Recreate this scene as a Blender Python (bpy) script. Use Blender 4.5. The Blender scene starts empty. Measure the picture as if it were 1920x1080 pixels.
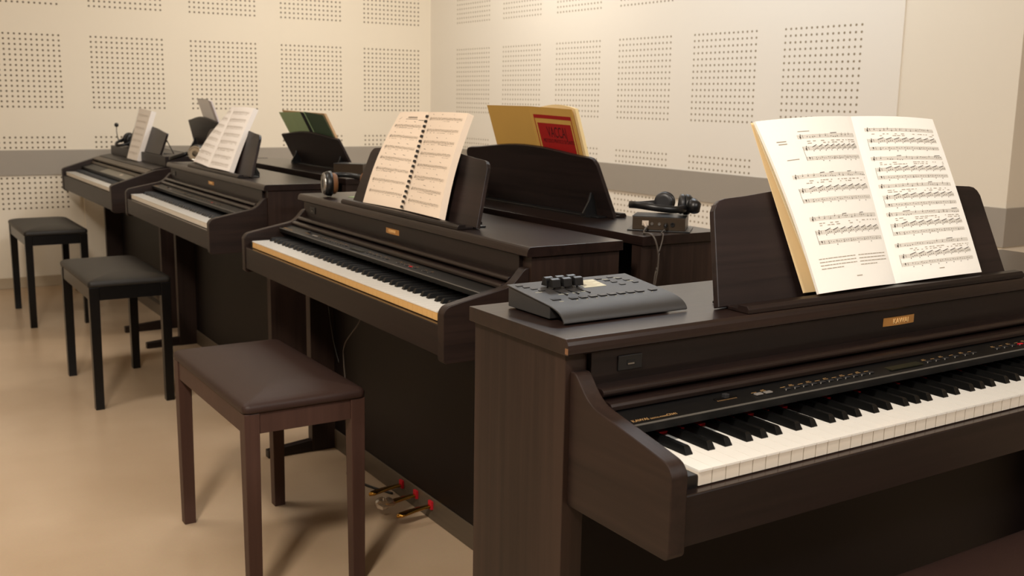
import bpy, math, random
from mathutils import Matrix, Vector
random.seed(7)
scene = bpy.context.scene
col = scene.collection

# ------------------------------------------------------------------ camera
RX, UP, FW = Vector((0.84132483, -0.54052987, 0)), Vector((0.09689896, 0.15082145, 0.98380053)), Vector((0.53177357, 0.82769581, -0.17926661))
ROLL = -0.01651167
cam = bpy.data.cameras.new('camera')
camo = bpy.data.objects.new('camera', cam)
col.objects.link(camo)
ca, sa = math.cos(ROLL), math.sin(ROLL)
cx, cy, cz = RX * ca - UP * sa, RX * sa + UP * ca, -FW
m = Matrix(((cx.x, cy.x, cz.x, -3.63857768), (cx.y, cy.y, cz.y, -6.80932022), (cx.z, cy.z, cz.z, 1.17371038), (0, 0, 0, 1)))
camo.matrix_world = m
cam.sensor_width = 36
cam.lens = 36 * 1935.944 / 1920
cam.clip_start = 0.05
cam.dof.use_dof = True
cam.dof.focus_distance = 1.75
cam.dof.aperture_fstop = 9.0
scene.camera = camo

# ------------------------------------------------------------------ light and exposure
w = bpy.data.worlds.new('world')
scene.world = w
w.use_nodes = True
w.node_tree.nodes['Background'].inputs[0].default_value = (1, .9, .78, 1)
w.node_tree.nodes['Background'].inputs[1].default_value = 0.02
scene.view_settings.view_transform = 'Standard'
scene.view_settings.look = 'None'
scene.view_settings.exposure = 0.62
scene.view_settings.gamma = 1.0


def area(name, loc, target, size, power, color, size_y=None):
    l = bpy.data.lights.new(name, 'AREA')
    l.energy = power
    l.color = color
    l.size = size
    if size_y:
        l.shape = 'RECTANGLE'
        l.size_y = size_y
    o = bpy.data.objects.new(name, l)
    col.objects.link(o)
    o.location = loc
    d = Vector(target) - Vector(loc)
    o.rotation_euler = d.to_track_quat('-Z', 'Y').to_euler()
    return o


area('key_lamp', (-4.15, -6.25, 2.45), (-2.3, -3.9, 0.3), 0.32, 40, (1.0, 0.90, 0.78))
area('ceiling_lamp_corner', (-1.1, -1.7, 2.72), (-0.9, -1.3, 0.6), 1.2, 19.5, (1.0, 0.95, 0.87), 0.3)
area('ceiling_lamp_right', (-0.9, -3.6, 2.72), (-0.8, -3.6, 0), 1.2, 14, (0.86, 0.93, 1.0), 0.3)
area('fill_light_left', (-3.6, -3.3, 2.72), (-3.6, -2.6, 0), 1.2, 15, (1.0, 0.93, 0.84), 0.3)  # unseen fill, added to spread light over the left side
area('fill_light_near', (-2.0, -8.2, 2.72), (-2.1, -6.2, .6), 1.2, 34, (1.0, 0.97, 0.94), 0.3)  # unseen fill, added to brighten key fronts and other near faces

# ------------------------------------------------------------------ materials
MATS = {}


def rgb(r, g, b):
    f = lambda c: (c / 255 / 12.92) if c / 255 <= .04045 else ((c / 255 + .055) / 1.055) ** 2.4
    return (f(r), f(g), f(b), 1)


def mat(name, color, rough=.5, metal=0, spec=.5, noise=0, nscale=30, bump=0, bscale=200, coat=0, trans=0):
    if name in MATS:
        return MATS[name]
    M = bpy.data.materials.new(name)
    M.use_nodes = True
    nt = M.node_tree
    b = nt.nodes['Principled BSDF']
    b.inputs['Base Color'].default_value = color
    b.inputs['Roughness'].default_value = rough
    b.inputs['Metallic'].default_value = metal
    b.inputs['Specular IOR Level'].default_value = spec
    b.inputs['Coat Weight'].default_value = coat
    b.inputs['Transmission Weight'].default_value = trans
    tc = nt.nodes.new('ShaderNodeTexCoord')
    n = nt.nodes.new('ShaderNodeTexNoise')
    n.inputs['Scale'].default_value = nscale
    n.inputs['Detail'].default_value = 4
    nt.links.new(tc.outputs['Object'], n.inputs['Vector'])
    mx = nt.nodes.new('ShaderNodeMixRGB')
    mx.inputs[1].default_value = color
    mx.inputs[2].default_value = tuple(c * (1 - noise) for c in color[:3]) + (1,)
    nt.links.new(n.outputs['Fac'], mx.inputs[0])
    nt.links.new(mx.outputs[0], b.inputs['Base Color'])
    if bump:
        n2 = nt.nodes.new('ShaderNodeTexNoise')
        n2.inputs['Scale'].default_value = bscale
        nt.links.new(tc.outputs['Object'], n2.inputs['Vector'])
        bp = nt.nodes.new('ShaderNodeBump')
        bp.inputs['Strength'].default_value = bump
        bp.inputs['Distance'].default_value = .002
        nt.links.new(n2.outputs['Fac'], bp.inputs['Height'])
        nt.links.new(bp.outputs[0], b.inputs['Normal'])
    MATS[name] = M
    return M


def wood(name, axis, dark=rgb(19, 12, 11), light=rgb(40, 27, 23), rough=.42, spec=.32):
    """dark rosewood veneer with the grain along one local axis"""
    M = bpy.data.materials.new(name)
    M.use_nodes = True
    nt = M.node_tree
    b = nt.nodes['Principled BSDF']
    tc = nt.nodes.new('ShaderNodeTexCoord')
    mp = nt.nodes.new('ShaderNodeMapping')
    s = [90, 90, 90]
    s[axis] = 2.2
    mp.inputs['Scale'].default_value = s
    nt.links.new(tc.outputs['Object'], mp.inputs['Vector'])
    n = nt.nodes.new('ShaderNodeTexNoise')
    n.inputs['Scale'].default_value = 1
    n.inputs['Detail'].default_value = 5
    n.inputs['Roughness'].default_value = .6
    nt.links.new(mp.outputs[0], n.inputs['Vector'])
    mp2 = nt.nodes.new('ShaderNodeMapping')
    s2 = [14, 14, 14]
    s2[axis] = .8
    mp2.inputs['Scale'].default_value = s2
    nt.links.new(tc.outputs['Object'], mp2.inputs['Vector'])
    n2 = nt.nodes.new('ShaderNodeTexNoise')
    n2.inputs['Scale'].default_value = 1
    n2.inputs['Detail'].default_value = 3
    nt.links.new(mp2.outputs[0], n2.inputs['Vector'])
    ad = nt.nodes.new('ShaderNodeMath')
    ad.operation = 'MULTIPLY_ADD'
    ad.inputs[1].default_value = .45
    nt.links.new(n.outputs['Fac'], ad.inputs[0])
    m2 = nt.nodes.new('ShaderNodeMath')
    m2.operation = 'MULTIPLY'
    m2.inputs[1].default_value = .55
    nt.links.new(n2.outputs['Fac'], m2.inputs[0])
    nt.links.new(m2.outputs[0], ad.inputs[2])
    r = nt.nodes.new('ShaderNodeValToRGB')
    r.color_ramp.elements[0].position = .36
    r.color_ramp.elements[0].color = dark
    r.color_ramp.elements[1].position = .64
    r.color_ramp.elements[1].color = light
    nt.links.new(ad.outputs[0], r.inputs[0])
    nt.links.new(r.outputs[0], b.inputs['Base Color'])
    b.inputs['Roughness'].default_value = rough
    b.inputs['Specular IOR Level'].default_value = spec
    bp = nt.nodes.new('ShaderNodeBump')
    bp.inputs['Strength'].default_value = .12
    bp.inputs['Distance'].default_value = .001
    nt.links.new(n.outputs['Fac'], bp.inputs['Height'])
    nt.links.new(bp.outputs[0], b.inputs['Normal'])
    MATS[name] = M
    return M


WX = wood('rosewood_grain_x', 0, dark=rgb(17, 11, 10), light=rgb(34, 23, 20))
LEDGE = wood('rosewood_ledge', 0, dark=rgb(30, 20, 17), light=rgb(48, 34, 29), rough=.24, spec=.6)
WY = wood('rosewood_grain_y', 1, dark=rgb(26, 18, 15), light=rgb(46, 33, 28))
WZ = wood('rosewood_grain_z', 2, dark=rgb(28, 19, 16), light=rgb(50, 36, 30))
WTOP = wood('rosewood_top', 0, rough=.31, spec=.5)
WREST = wood('rosewood_rest', 0, dark=rgb(22, 16, 15), light=rgb(42, 31, 29), rough=.4)
GREYW = wood('grey_brown_laminate', 0, dark=rgb(80, 70, 58), light=rgb(90, 78, 65), rough=.45, spec=.45)
BACKB = mat('shaded_back_board', rgb(16, 9, 8), .5, spec=.2)  # near-black: the shade under the keybed is put into this colour
EDGE = mat('worn_edge', rgb(120, 84, 56), .6)
BLACKP = mat('black_plastic', rgb(18, 18, 19), .38, noise=.2)
PANEL = mat('panel_black', rgb(9, 9, 10), .42, spec=.28)
KEYW = mat('key_white', rgb(240, 237, 230), .22, coat=.3)
KEYF = mat('key_front_cream', rgb(232, 222, 206), .35)
KEYF_WARM = mat('key_front_warm_reflection', rgb(224, 178, 112), .35)  # warm reflected light on the middle piano's fronts, put into the colour
KEYB = mat('key_black', rgb(9, 9, 9), .3, spec=.4, bump=.05, bscale=900)
FELT = mat('red_felt', rgb(190, 12, 30), .9)
BRASS = mat('brass', rgb(206, 150, 84), .36, .55, noise=.3, nscale=60)
GOLDINK = mat('gold_ink', rgb(165, 130, 85), .5)
LGINK = mat('grey_ink', rgb(150, 145, 135), .5)
PEDAL = mat('pedal_brass', rgb(200, 150, 70), .18, 1)
STEEL = mat('steel', rgb(170, 168, 165), .3, 1)
CHROME = mat('chrome', rgb(215, 210, 200), .12, 1)
BUTTON = mat('dark_button', rgb(40, 40, 42), .4)
SILVERB = mat('silver_button', rgb(150, 145, 140), .4, .4)
LCD = mat('display_olive', rgb(38, 38, 26), .3)
REDLED = mat('red_button', rgb(190, 25, 40), .4)
PAPER = mat('paper_cream', rgb(254, 251, 243), .8, noise=.03, nscale=8)
PAPER2 = mat('paper_pinkish', rgb(240, 222, 202), .8, noise=.03, nscale=8)
PAPERE = mat('paper_edges', rgb(238, 220, 184), .9, noise=.25, nscale=400)
PAPERW = mat('paper_white', rgb(252, 246, 240), .8)
INK = mat('print_ink', rgb(70, 62, 54), .8)
INKL = mat('staff_ink', rgb(172, 160, 142), .8)
GREEN = mat('green_cover', rgb(182, 202, 150), .6, noise=.2, nscale=10)
DGREEN = mat('dark_green_cover', rgb(84, 102, 76), .5, noise=.2, nscale=10)
YELLOW = mat('yellow_cover', rgb(205, 160, 80), .6, noise=.1, nscale=10)
RED = mat('red_cover_print', rgb(158, 22, 20), .55)
DRED = mat('dark_red_ink', rgb(70, 6, 8), .6)
BLACKINK = mat('black_ink', rgb(25, 22, 20), .7)
MIXG = mat('mixer_grey', rgb(48, 47, 47), .45, noise=.12, nscale=600, bump=.15, bscale=1500)
MIXL = mat('mixer_label', rgb(190, 186, 160), .5)
LEATHERB = mat('brown_vinyl', rgb(54, 37, 32), .5, spec=.3, noise=.25, nscale=6, bump=.25, bscale=500)
LEATHERK = mat('black_vinyl', rgb(34, 31, 28), .48, spec=.35, noise=.2, nscale=6, bump=.25, bscale=500)
BENCHB = wood('bench_brown_wood', 2, dark=rgb(62, 42, 35), light=rgb(74, 51, 43), rough=.5)
BENCHK = mat('bench_black_paint', rgb(8, 7, 7), .3, spec=.35)
WORN = mat('worn_corner', rgb(150, 100, 66), .6)
CABLE = mat('black_cable', rgb(14, 13, 12), .5)
CABLEG = mat('grey_cable', rgb(70, 62, 55), .5)
CUSHION = mat('brown_ear_cushion', rgb(120, 78, 44), .6)
BOXM = mat('audio_box_metal', rgb(70, 58, 46), .38, .6)
PLASTICW = mat('clear_wrap', rgb(215, 190, 160), .22, trans=.7)
JACKW = mat('jack_light', rgb(190, 175, 160), .4)

# walls: perforated acoustic panels (a regular 30.2 mm lattice with 5 of every 20 holes left out)
PITCH = 0.03019


def wall_mat(name, axis, s0, smin, holes=True, base=rgb(234, 224, 206), hole_c=rgb(96, 80, 56), hr=.19):
    M = bpy.data.materials.new(name)
    M.use_nodes = True
    nt = M.node_tree
    b = nt.nodes['Principled BSDF']
    b.inputs['Roughness'].default_value = .62
    b.inputs['Specular IOR Level'].default_value = .3
    geo = nt.nodes.new('ShaderNodeNewGeometry')
    sep = nt.nodes.new('ShaderNodeSeparateXYZ')
    nt.links.new(geo.outputs['Position'], sep.inputs[0])

    def mth(op, a, b_=None, c=None):
        n = nt.nodes.new('ShaderNodeMath')
        n.operation = op
        for i, v in enumerate((a, b_, c)):
            if v is None:
                continue
            if isinstance(v, (int, float)):
                n.inputs[i].default_value = v
            else:
                nt.links.new(v, n.inputs[i])
        return n.outputs[0]
    tcn = nt.nodes.new('ShaderNodeTexNoise')
    tcn.inputs['Scale'].default_value = 1.3
    nt.links.new(geo.outputs['Position'], tcn.inputs['Vector'])
    paint = nt.nodes.new('ShaderNodeMixRGB')
    paint.inputs[1].default_value = base
    paint.inputs[2].default_value = tuple(c * .95 for c in base[:3]) + (1,)
    nt.links.new(tcn.outputs['Fac'], paint.inputs[0])
    if not holes:
        nt.links.new(paint.outputs[0], b.inputs['Base Color'])
        return M
    s = mth('MULTIPLY', sep.outputs[axis], -1.0)
    u = mth('DIVIDE', mth('SUBTRACT', s, s0), PITCH)
    v = mth('DIVIDE', mth('SUBTRACT', 1.5091, sep.outputs[2]), PITCH)
    ru, rv = mth('ROUND', u), mth('ROUND', v)
    du, dv = mth('SUBTRACT', u, ru), mth('SUBTRACT', v, rv)
    d = mth('SQRT', mth('ADD', mth('MULTIPLY', du, du), mth('MULTIPLY', dv, dv)))
    hole = mth('LESS_THAN', d, hr)
    mu = mth('LESS_THAN', mth('WRAP', mth('ADD', ru, .25), 20.0, 0.0), 14.75)
    mv = mth('LESS_THAN', mth('WRAP', mth('ADD', rv, .25), 20.0, 0.0), 14.75)
    rng = mth('MULTIPLY', mth('MULTIPLY', mth('GREATER_THAN', s, smin), mth('LESS_THAN', s, 3.9 if axis == 1 else 9.0)), mth('GREATER_THAN', sep.outputs[2], .47))
    msk = mth('MULTIPLY', mth('MULTIPLY', hole, mth('MULTIPLY', mu, mv)), rng)
    mx = nt.nodes.new('ShaderNodeMixRGB')
    nt.links.new(msk, mx.inputs[0])
    nt.links.new(paint.outputs[0], mx.inputs[1])
    mx.inputs[2].default_value = hole_c
    nt.links.new(mx.outputs[0], b.inputs['Base Color'])
    inv = mth('SUBTRACT', 1.0, msk)
    bp = nt.nodes.new('ShaderNodeBump')
    bp.inputs['Strength'].default_value = .6
    bp.inputs['Distance'].default_value = .004
    nt.links.new(inv, bp.inputs['Height'])
    nt.links.new(bp.outputs[0], b.inputs['Normal'])
    return M


W_LEFT = wall_mat('perforated_panel_left', 0, .1017, .05)
W_RIGHT = wall_mat('perforated_panel_right', 1, .3928, .38, base=rgb(236, 229, 217), hole_c=rgb(140, 124, 98), hr=.18)  # paler holes: their lit inner walls are put into the colour
W_PLAIN = wall_mat('plain_wall_paint', 0, 0, 0, False)
BAND = mat('grey_wall_band', rgb(160, 152, 141), .55, noise=.06, nscale=5)
SKIRT = mat('floor_skirting', rgb(178, 162, 138), .5)
CEIL = mat('ceiling_paint', rgb(235, 228, 215), .8)


def floor_mat():
    M = bpy.data.materials.new('linoleum_floor')
    M.use_nodes = True
    nt = M.node_tree
    b = nt.nodes['Principled BSDF']
    geo = nt.nodes.new('ShaderNodeNewGeometry')
    n = nt.nodes.new('ShaderNodeTexNoise')
    n.inputs['Scale'].default_value = 2.2
    n.inputs['Detail'].default_value = 6
    nt.links.new(geo.outputs['Position'], n.inputs['Vector'])
    r = nt.nodes.new('ShaderNodeValToRGB')
    r.color_ramp.elements[0].position = .3
    r.color_ramp.elements[0].color = rgb(186, 160, 131)
    r.color_ramp.elements[1].position = .7
    r.color_ramp.elements[1].color = rgb(202, 178, 150)
    nt.links.new(n.outputs['Fac'], r.inputs[0])
    n2 = nt.nodes.new('ShaderNodeTexNoise')
    n2.inputs['Scale'].default_value = 160
    nt.links.new(geo.outputs['Position'], n2.inputs['Vector'])
    mx = nt.nodes.new('ShaderNodeMixRGB')
    mx.blend_type = 'MULTIPLY'
    mx.inputs[0].default_value = .12
    nt.links.new(r.outputs[0], mx.inputs[1])
    nt.links.new(n2.outputs['Color'], mx.inputs[2])
    nt.links.new(mx.outputs[0], b.inputs['Base Color'])
    b.inputs['Roughness'].default_value = .3
    b.inputs['Specular IOR Level'].default_value = .4
    return M


FLOOR = floor_mat()


# ------------------------------------------------------------------ mesh helpers
class MB:
    def __init__(s):
        s.v, s.f, s.m = [], [], []
        s.mi = 0

    def add(s, vs, fs):
        o = len(s.v)
        s.v += [tuple(map(float, p)) for p in vs]
        for f in fs:
            s.f.append([o + i for i in f])
            s.m.append(s.mi)
        return s

    def box(s, x0, x1, y0, y1, z0, z1):
        return s.add([(x0, y0, z0), (x1, y0, z0), (x1, y1, z0), (x0, y1, z0), (x0, y0, z1), (x1, y0, z1), (x1, y1, z1), (x0, y1, z1)],
                     [(0, 3, 2, 1), (4, 5, 6, 7), (0, 1, 5, 4), (1, 2, 6, 5), (2, 3, 7, 6), (3, 0, 4, 7)])

    def prism(s, pts, a, b, axis=0):
        """extrude a 2D polygon along axis (0: pts are (y,z); 1: (x,z); 2: (x,y))"""
        n = len(pts)
        def P(p, t):
            return ((t, p[0], p[1]), (p[0], t, p[1]), (p[0], p[1], t))[axis]
        return s.add([P(p, a) for p in pts] + [P(p, b) for p in pts],
                     [list(range(n))[::-1], list(range(n, 2 * n))] + [(i, (i + 1) % n, n + (i + 1) % n, n + i) for i in range(n)])

    def tube(s, path, r, seg=8, cap=True):
        path = [Vector(p) for p in path]
        rr = r if isinstance(r, (list, tuple)) else [r] * len(path)
        vs, fs = [], []
        up = Vector((0, 0, 1))
        for i, p in enumerate(path):
            d = (path[min(i + 1, len(path) - 1)] - path[max(i - 1, 0)]).normalized()
            a = d.cross(up if abs(d.z) < .95 else Vector((1, 0, 0))).normalized()
            b = d.cross(a).normalized()
            for k in range(seg):
                t = 2 * math.pi * k / seg
                vs.append(p + (a * math.cos(t) + b * math.sin(t)) * rr[i])
        for i in range(len(path) - 1):
            for k in range(seg):
                fs.append((i * seg + k, i * seg + (k + 1) % seg, (i + 1) * seg + (k + 1) % seg, (i + 1) * seg + k))
        if cap:
            fs.append(list(range(seg))[::-1])
            fs.append([(len(path) - 1) * seg + k for k in range(seg)])
        return s.add(vs, fs)

    def lathe(s, prof, o, ax, seg=24):
        """prof: list of (radius, height along ax)"""
        ax = Vector(ax).normalized()
        a = ax.orthogonal().normalized()
        b = ax.cross(a)
        o = Vector(o)
        vs, fs = [], []
        for r, h in prof:
            for k in range(seg):
                t = 2 * math.pi * k / seg
                vs.append(o + ax * h + (a * math.cos(t) + b * math.sin(t)) * max(r, 1e-5))
        for i in range(len(prof) - 1):
            for k in range(seg):
                fs.append((i * seg + k, i * seg + (k + 1) % seg, (i + 1) * seg + (k + 1) % seg, (i + 1) * seg + k))
        fs.append(list(range(seg))[::-1])
        fs.append([(len(prof) - 1) * seg + k for k in range(seg)])
        return s.add(vs, fs)

    def grid(s, fn, nu, nv, back=None):
        vs = [fn(i / nu, j / nv) for j in range(nv + 1) for i in range(nu + 1)]
        fs = [(j * (nu + 1) + i, j * (nu + 1) + i + 1, (j + 1) * (nu + 1) + i + 1, (j + 1) * (nu + 1) + i) for j in range(nv) for i in range(nu)]
        if back is None:
            return s.add(vs, fs)
        N = len(vs)
        vs += [back(i / nu, j / nv) for j in range(nv + 1) for i in range(nu + 1)]
        fs += [tuple(N + i for i in f[::-1]) for f in list(fs)]
        ring = [i for i in range(nu + 1)] + [j * (nu + 1) + nu for j in range(1, nv + 1)] + [nv * (nu + 1) + i for i in range(nu - 1, -1, -1)] + [j * (nu + 1) for j in range(nv - 1, 0, -1)]
        for k in range(len(ring)):
            a, b = ring[k], ring[(k + 1) % len(ring)]
            fs.append((a, N + a, N + b, b))
        return s.add(vs, fs)

    def mesh(s, name, mats, smooth=False):
        me = bpy.data.meshes.new(name)
        me.from_pydata(s.v, [], s.f)
        for mm in (mats if isinstance(mats, (list, tuple)) else [mats]):
            me.materials.append(mm)
        for p, i in zip(me.polygons, s.m):
            p.material_index = i
            p.use_smooth = smooth
        me.update()
        return me

    def build(s, name, mats, parent=None, off=None, bevel=0, smooth=False, seg=2):
        o = bpy.data.objects.new(name, s.mesh(name, mats, smooth))
        col.objects.link(o)
        if parent is not None:
            o.parent = parent
        if off is not None:
            o.location = off
        if bevel:
            b = o.modifiers.new('bevel', 'BEVEL')
            b.width = bevel
            b.segments = seg
            b.limit_method = 'ANGLE'
            b.angle_limit = math.radians(35)
        if smooth:
            e = o.modifiers.new('wn', 'WEIGHTED_NORMAL') if False else None
        return o


def tag(o, label=None, cat=None, group=None, kind=None):
    if label:
        o['label'] = label
    if cat:
        o['category'] = cat
    if group:
        o['group'] = group
    if kind:
        o['kind'] = kind
    return o


def thing(name, loc, rz, label, cat, group=None):
    o = bpy.data.objects.new(name, None)
    o.empty_display_size = .1
    col.objects.link(o)
    o.location = loc
    o.rotation_euler = (0, 0, rz)
    tag(o, label, cat, group)
    return o


def struct(name, mb, mats, **k):
    o = mb.build(name, mats, **k)
    o['kind'] = 'structure'
    return o


def text_mesh(name, body, size, material, parent, matrix, off=None, extrude=.0002, align='LEFT'):
    cu = bpy.data.curves.new(name, 'FONT')
    cu.body = body
    cu.size = size
    cu.extrude = extrude
    cu.align_x = align
    tmp = bpy.data.objects.new(name, cu)
    col.objects.link(tmp)
    bpy.context.view_layer.update()
    dg = bpy.context.evaluated_depsgraph_get()
    me = bpy.data.meshes.new_from_object(tmp.evaluated_get(dg))
    bpy.data.objects.remove(tmp)
    me.transform(matrix)
    me.materials.clear()
    me.materials.append(material)
    o = bpy.data.objects.new(name, me)
    col.objects.link(o)
    o.parent = parent
    if off is not None:
        o.location = off
    return o


# ------------------------------------------------------------------ room
BX0, BX1, BY0, H = -6.6, 2.2, -10.0, 2.8
YC = -4.553       # outer corner of the right wall
struct('floor', MB().box(BX0, BX1, BY0, 0.1, -.05, 0), FLOOR)
struct('ceiling', MB().box(BX0, BX1, BY0, 0.1, H, H + .05), CEIL)
struct('wall_left', MB().box(BX0, .1, 0, .1, 0, H), W_LEFT)
mb = MB().box(0, .1, -4.04, 0, 0, H)
struct('wall_right', mb, W_RIGHT)
struct('wall_corner', MB().box(.006, .1, YC, -4.04, 0, H), W_PLAIN)
struct('wall_return', MB().box(.1, BX1, YC, YC + .1, 0, H), W_PLAIN)
struct('wall_far_right', MB().box(BX1, BX1 + .1, BY0, YC, 0, H), W_PLAIN)
struct('wall_behind', MB().box(BX0, BX1, BY0 - .1, BY0, 0, H), W_PLAIN)
struct('wall_far_left', MB().box(BX0 - .1, BX0, BY0, 0, 0, H), W_PLAIN)
# the grey band: rail boards on the walls
struct('trim_1', MB().box(BX0, 0, -.008, 0, .681, .8305), BAND)
struct('trim_2', MB().box(-.008, 0, -4.04, -.008, .681, .8305), BAND)
struct('trim_3', MB().box(-.002, .006, YC, -4.04, .656, .803), BAND)
struct('trim_4', MB().box(-.002, BX1, YC - .008, YC, .656, .803), BAND)
struct('baseboard_left', MB().box(BX0, 0, -.012, 0, 0, .066), SKIRT, bevel=.003)
struct('baseboard_right', MB().box(-.012, 0, YC, -.012, 0, .066), SKIRT, bevel=.003)
# plain panel standing in front of the perforated wall below the far piano
struct('trim_5', MB().box(-2.43, -1.5, -.028, -.009, .0, .665), W_PLAIN, bevel=.002)

# ------------------------------------------------------------------ digital pianos
KW = .0235
W = 52 * KW
OFF = Vector((-.611, -.21, 0))     # part coordinates -> thing base
# white key kinds: (left notch, right notch) and black key positions
names = 'CDEFGAB'
whites = ['A', 'B'] + list('CDEFGAB') * 7 + ['C']
BLACK_AFTER = {'C': -.0035, 'D': .0035, 'F': -.0045, 'G': 0, 'A': .0045}
BW = .0115
blacks = []
for i, n_ in enumerate(whites[:-1]):
    if n_ in BLACK_AFTER and not (i == 0 and n_ != 'A'):
        blacks.append((i, (i + 1) * KW + BLACK_AFTER[n_]))
KEYMESH = {}


def white_mesh(i, front):
    nL = nR = 0.0
    x0, x1 = .0005, KW - .0005
    for j, bxp in blacks:
        if j == i - 1:
            nL = bxp + BW / 2 + .0008 - i * KW
        if j == i:
            nR = bxp - BW / 2 - .0008 - i * KW
    key = (round(nL, 4), round(nR, 4), front)
    if key in KEYMESH:
        return KEYMESH[key]
    a = max(nL, x0)
    b = nR if nR else x1
    yf, yb, zt, zb = 0.0, .146, .7287, .7082
    pts = [(x0, yf), (x1, yf)]
    if nR:
        pts += [(x1, .0485), (b, .0485)]
    pts += [(b, yb), (a, yb)]
    if nL:
        pts += [(a, .0485), (x0, .0485)]
    mb = MB()
    mb.prism([(p[0], p[1]) for p in pts], zt - .003, zt, 2)
    # key block under the top plate, set back 1 mm at the front
    mb2 = [(x0 + .0001, .0012), (x1 - .0001, .0012), (x1 - .0001, .0485), (x0 + .0001, .0485)]
    mb.mi = 1
    mb.prism(mb2, zb, zt - .003, 2)
    me = mb.mesh('white_key', [KEYW, KEYF_WARM if front == 'y' else KEYF])
    KEYMESH[key] = me
    return me


def black_mesh():
    if 'b' in KEYMESH:
        return KEYMESH['b']
    h = .0115
    z0 = .7282
    mb = MB()
    w0, w1 = BW / 2, BW / 2 - .0012
    vs = []
    for y, z, ww in ((.0485, z0, w0), (.0485, z0 + .0015, w0), (.0528, z0 + h - .002, w1), (.0555, z0 + h, w1 - .001), (.138, z0 + h, w1 - .001), (.138, z0, w0)):
        vs += [(-ww, y, z), (ww, y, z)]
    # bottom edge verts for sides
    fs = [(2 * i, 2 * i + 1, 2 * i + 3, 2 * i + 2) for i in range(5)] + [(10, 11, 1, 0)]
    fs += [(0, 2, 4, 6, 8, 10), (1, 11, 9, 7, 5, 3)]
    mb.add(vs, fs)
    me = mb.mesh('black_key', KEYB)
    KEYMESH['b'] = me
    return me


def place(me, name, parent, loc):
    o = bpy.data.objects.new(name, me)
    col.objects.link(o)
    o.parent = parent
    o.location = loc
    return o


ARM = [(.196, .816), (.186, .8152), (.178, .8085), (.170, .7995), (.160, .7895), (.148, .7815), (.134, .7765), (.091, .768), (.05, .760), (.011, .752),
       (-.003, .748), (-.010, .742), (-.0145, .734), (-.0148, .728), (-.0148, .634), (-.012, .629), (-.007, .626), (.196, .626)]


def refine(pts, k=4):
    out = []
    for i in range(len(pts) - 1):
        p0, p1, p2, p3 = [Vector(pts[min(max(j, 0), len(pts) - 1)]) for j in (i - 1, i, i + 1, i + 2)]
        for q in range(k):
            t = q / k
            v = .5 * ((2 * p1) + (p2 - p0) * t + (2 * p0 - 5 * p1 + 4 * p2 - p3) * t * t + (3 * p1 - p0 - 3 * p2 + p3) * t ** 3)
            out.append((v.x, v.y))
    return out + [tuple(pts[-1])]


ARM = refine(ARM[:14]) + ARM[14:]


def rest_panel(x0, x1, tx0, tx1, hs, hc, y0, z0, tilt, th=.011, r=.03):
    """music desk outline in (x, s), leaned back by tilt (rise over run) and given thickness"""
    pts = [(x0, 0), (x1, 0)]
    for k in range(5):       # right corner
        t = k / 4 * math.pi / 2
        pts.append((tx1 - r + r * math.cos(t), hs - r + r * math.sin(t)))
    n = 14
    for k in range(1, n):
        u = k / n
        x = tx1 - r + (tx0 + r - tx1 + r) * u
        pts.append((x, hs + (hc - hs) * math.sin(math.pi * u) ** 1.4))
    for k in range(5):
        t = math.pi / 2 + k / 4 * math.pi / 2
        pts.append((tx0 + r + r * math.cos(t), hs - r + r * math.sin(t)))
    d = Vector((0, tilt, 1)).normalized()
    nrm = Vector((0, d.z, -d.y))
    f = [Vector((p[0], y0, z0)) + d * p[1] for p in pts]
    b = [v + nrm * th for v in f]
    n = len(pts)
    mb = MB()
    mb.add(f + b, [list(range(n)), list(range(n, 2 * n))[::-1]] + [(i, n + i, n + (i + 1) % n, (i + 1) % n) for i in range(n)])
    return mb


def music_rest(root, dy=0, x0=.245, x1=.985, tx0=.268, tx1=.957, hs=.168, hc=.190, base=True, r=.03, dz=0.0, tilt=.327):
    y0 = .233 + dy
    rest = rest_panel(x0, x1, tx0, tx1, hs, hc, y0, .868 + dz, tilt, r=r).build('music_rest', WREST, root, OFF, bevel=.0015)
    MB().prism([(y0 - .046, .8645), (y0 - .046, .871), (y0 - .041, .876), (y0 - .024, .876), (y0 - .022, .870), (y0 - .001, .870), (y0 - .001, .8645)], x0 + .018, x1 - .012).build('ledge', WX, rest, bevel=.001)
    if base:
        MB().box(x0 + .03, x1 - .03, y0 + .012, y0 + .045, .8645, .8685).build('hinge_plate', BLACKP, rest, bevel=.001)
    for x in (x0 + .07, x1 - .09):
        mb = MB().tube([(x, y0 + .055, .870), (x, y0 + .038, .930)], .003)
        mb.box(x - .012, x + .012, y0 + .025, y0 + .062, .8645, .872)
        mb.prism([(y0 + .020, .872), (y0 + .066, .872), (y0 + .066, .876), (y0 + .036, .925), (y0 + .033, .925)], x - .005, x + .001)
        mb.build('prop', BLACKP, rest)
    return rest


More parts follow.
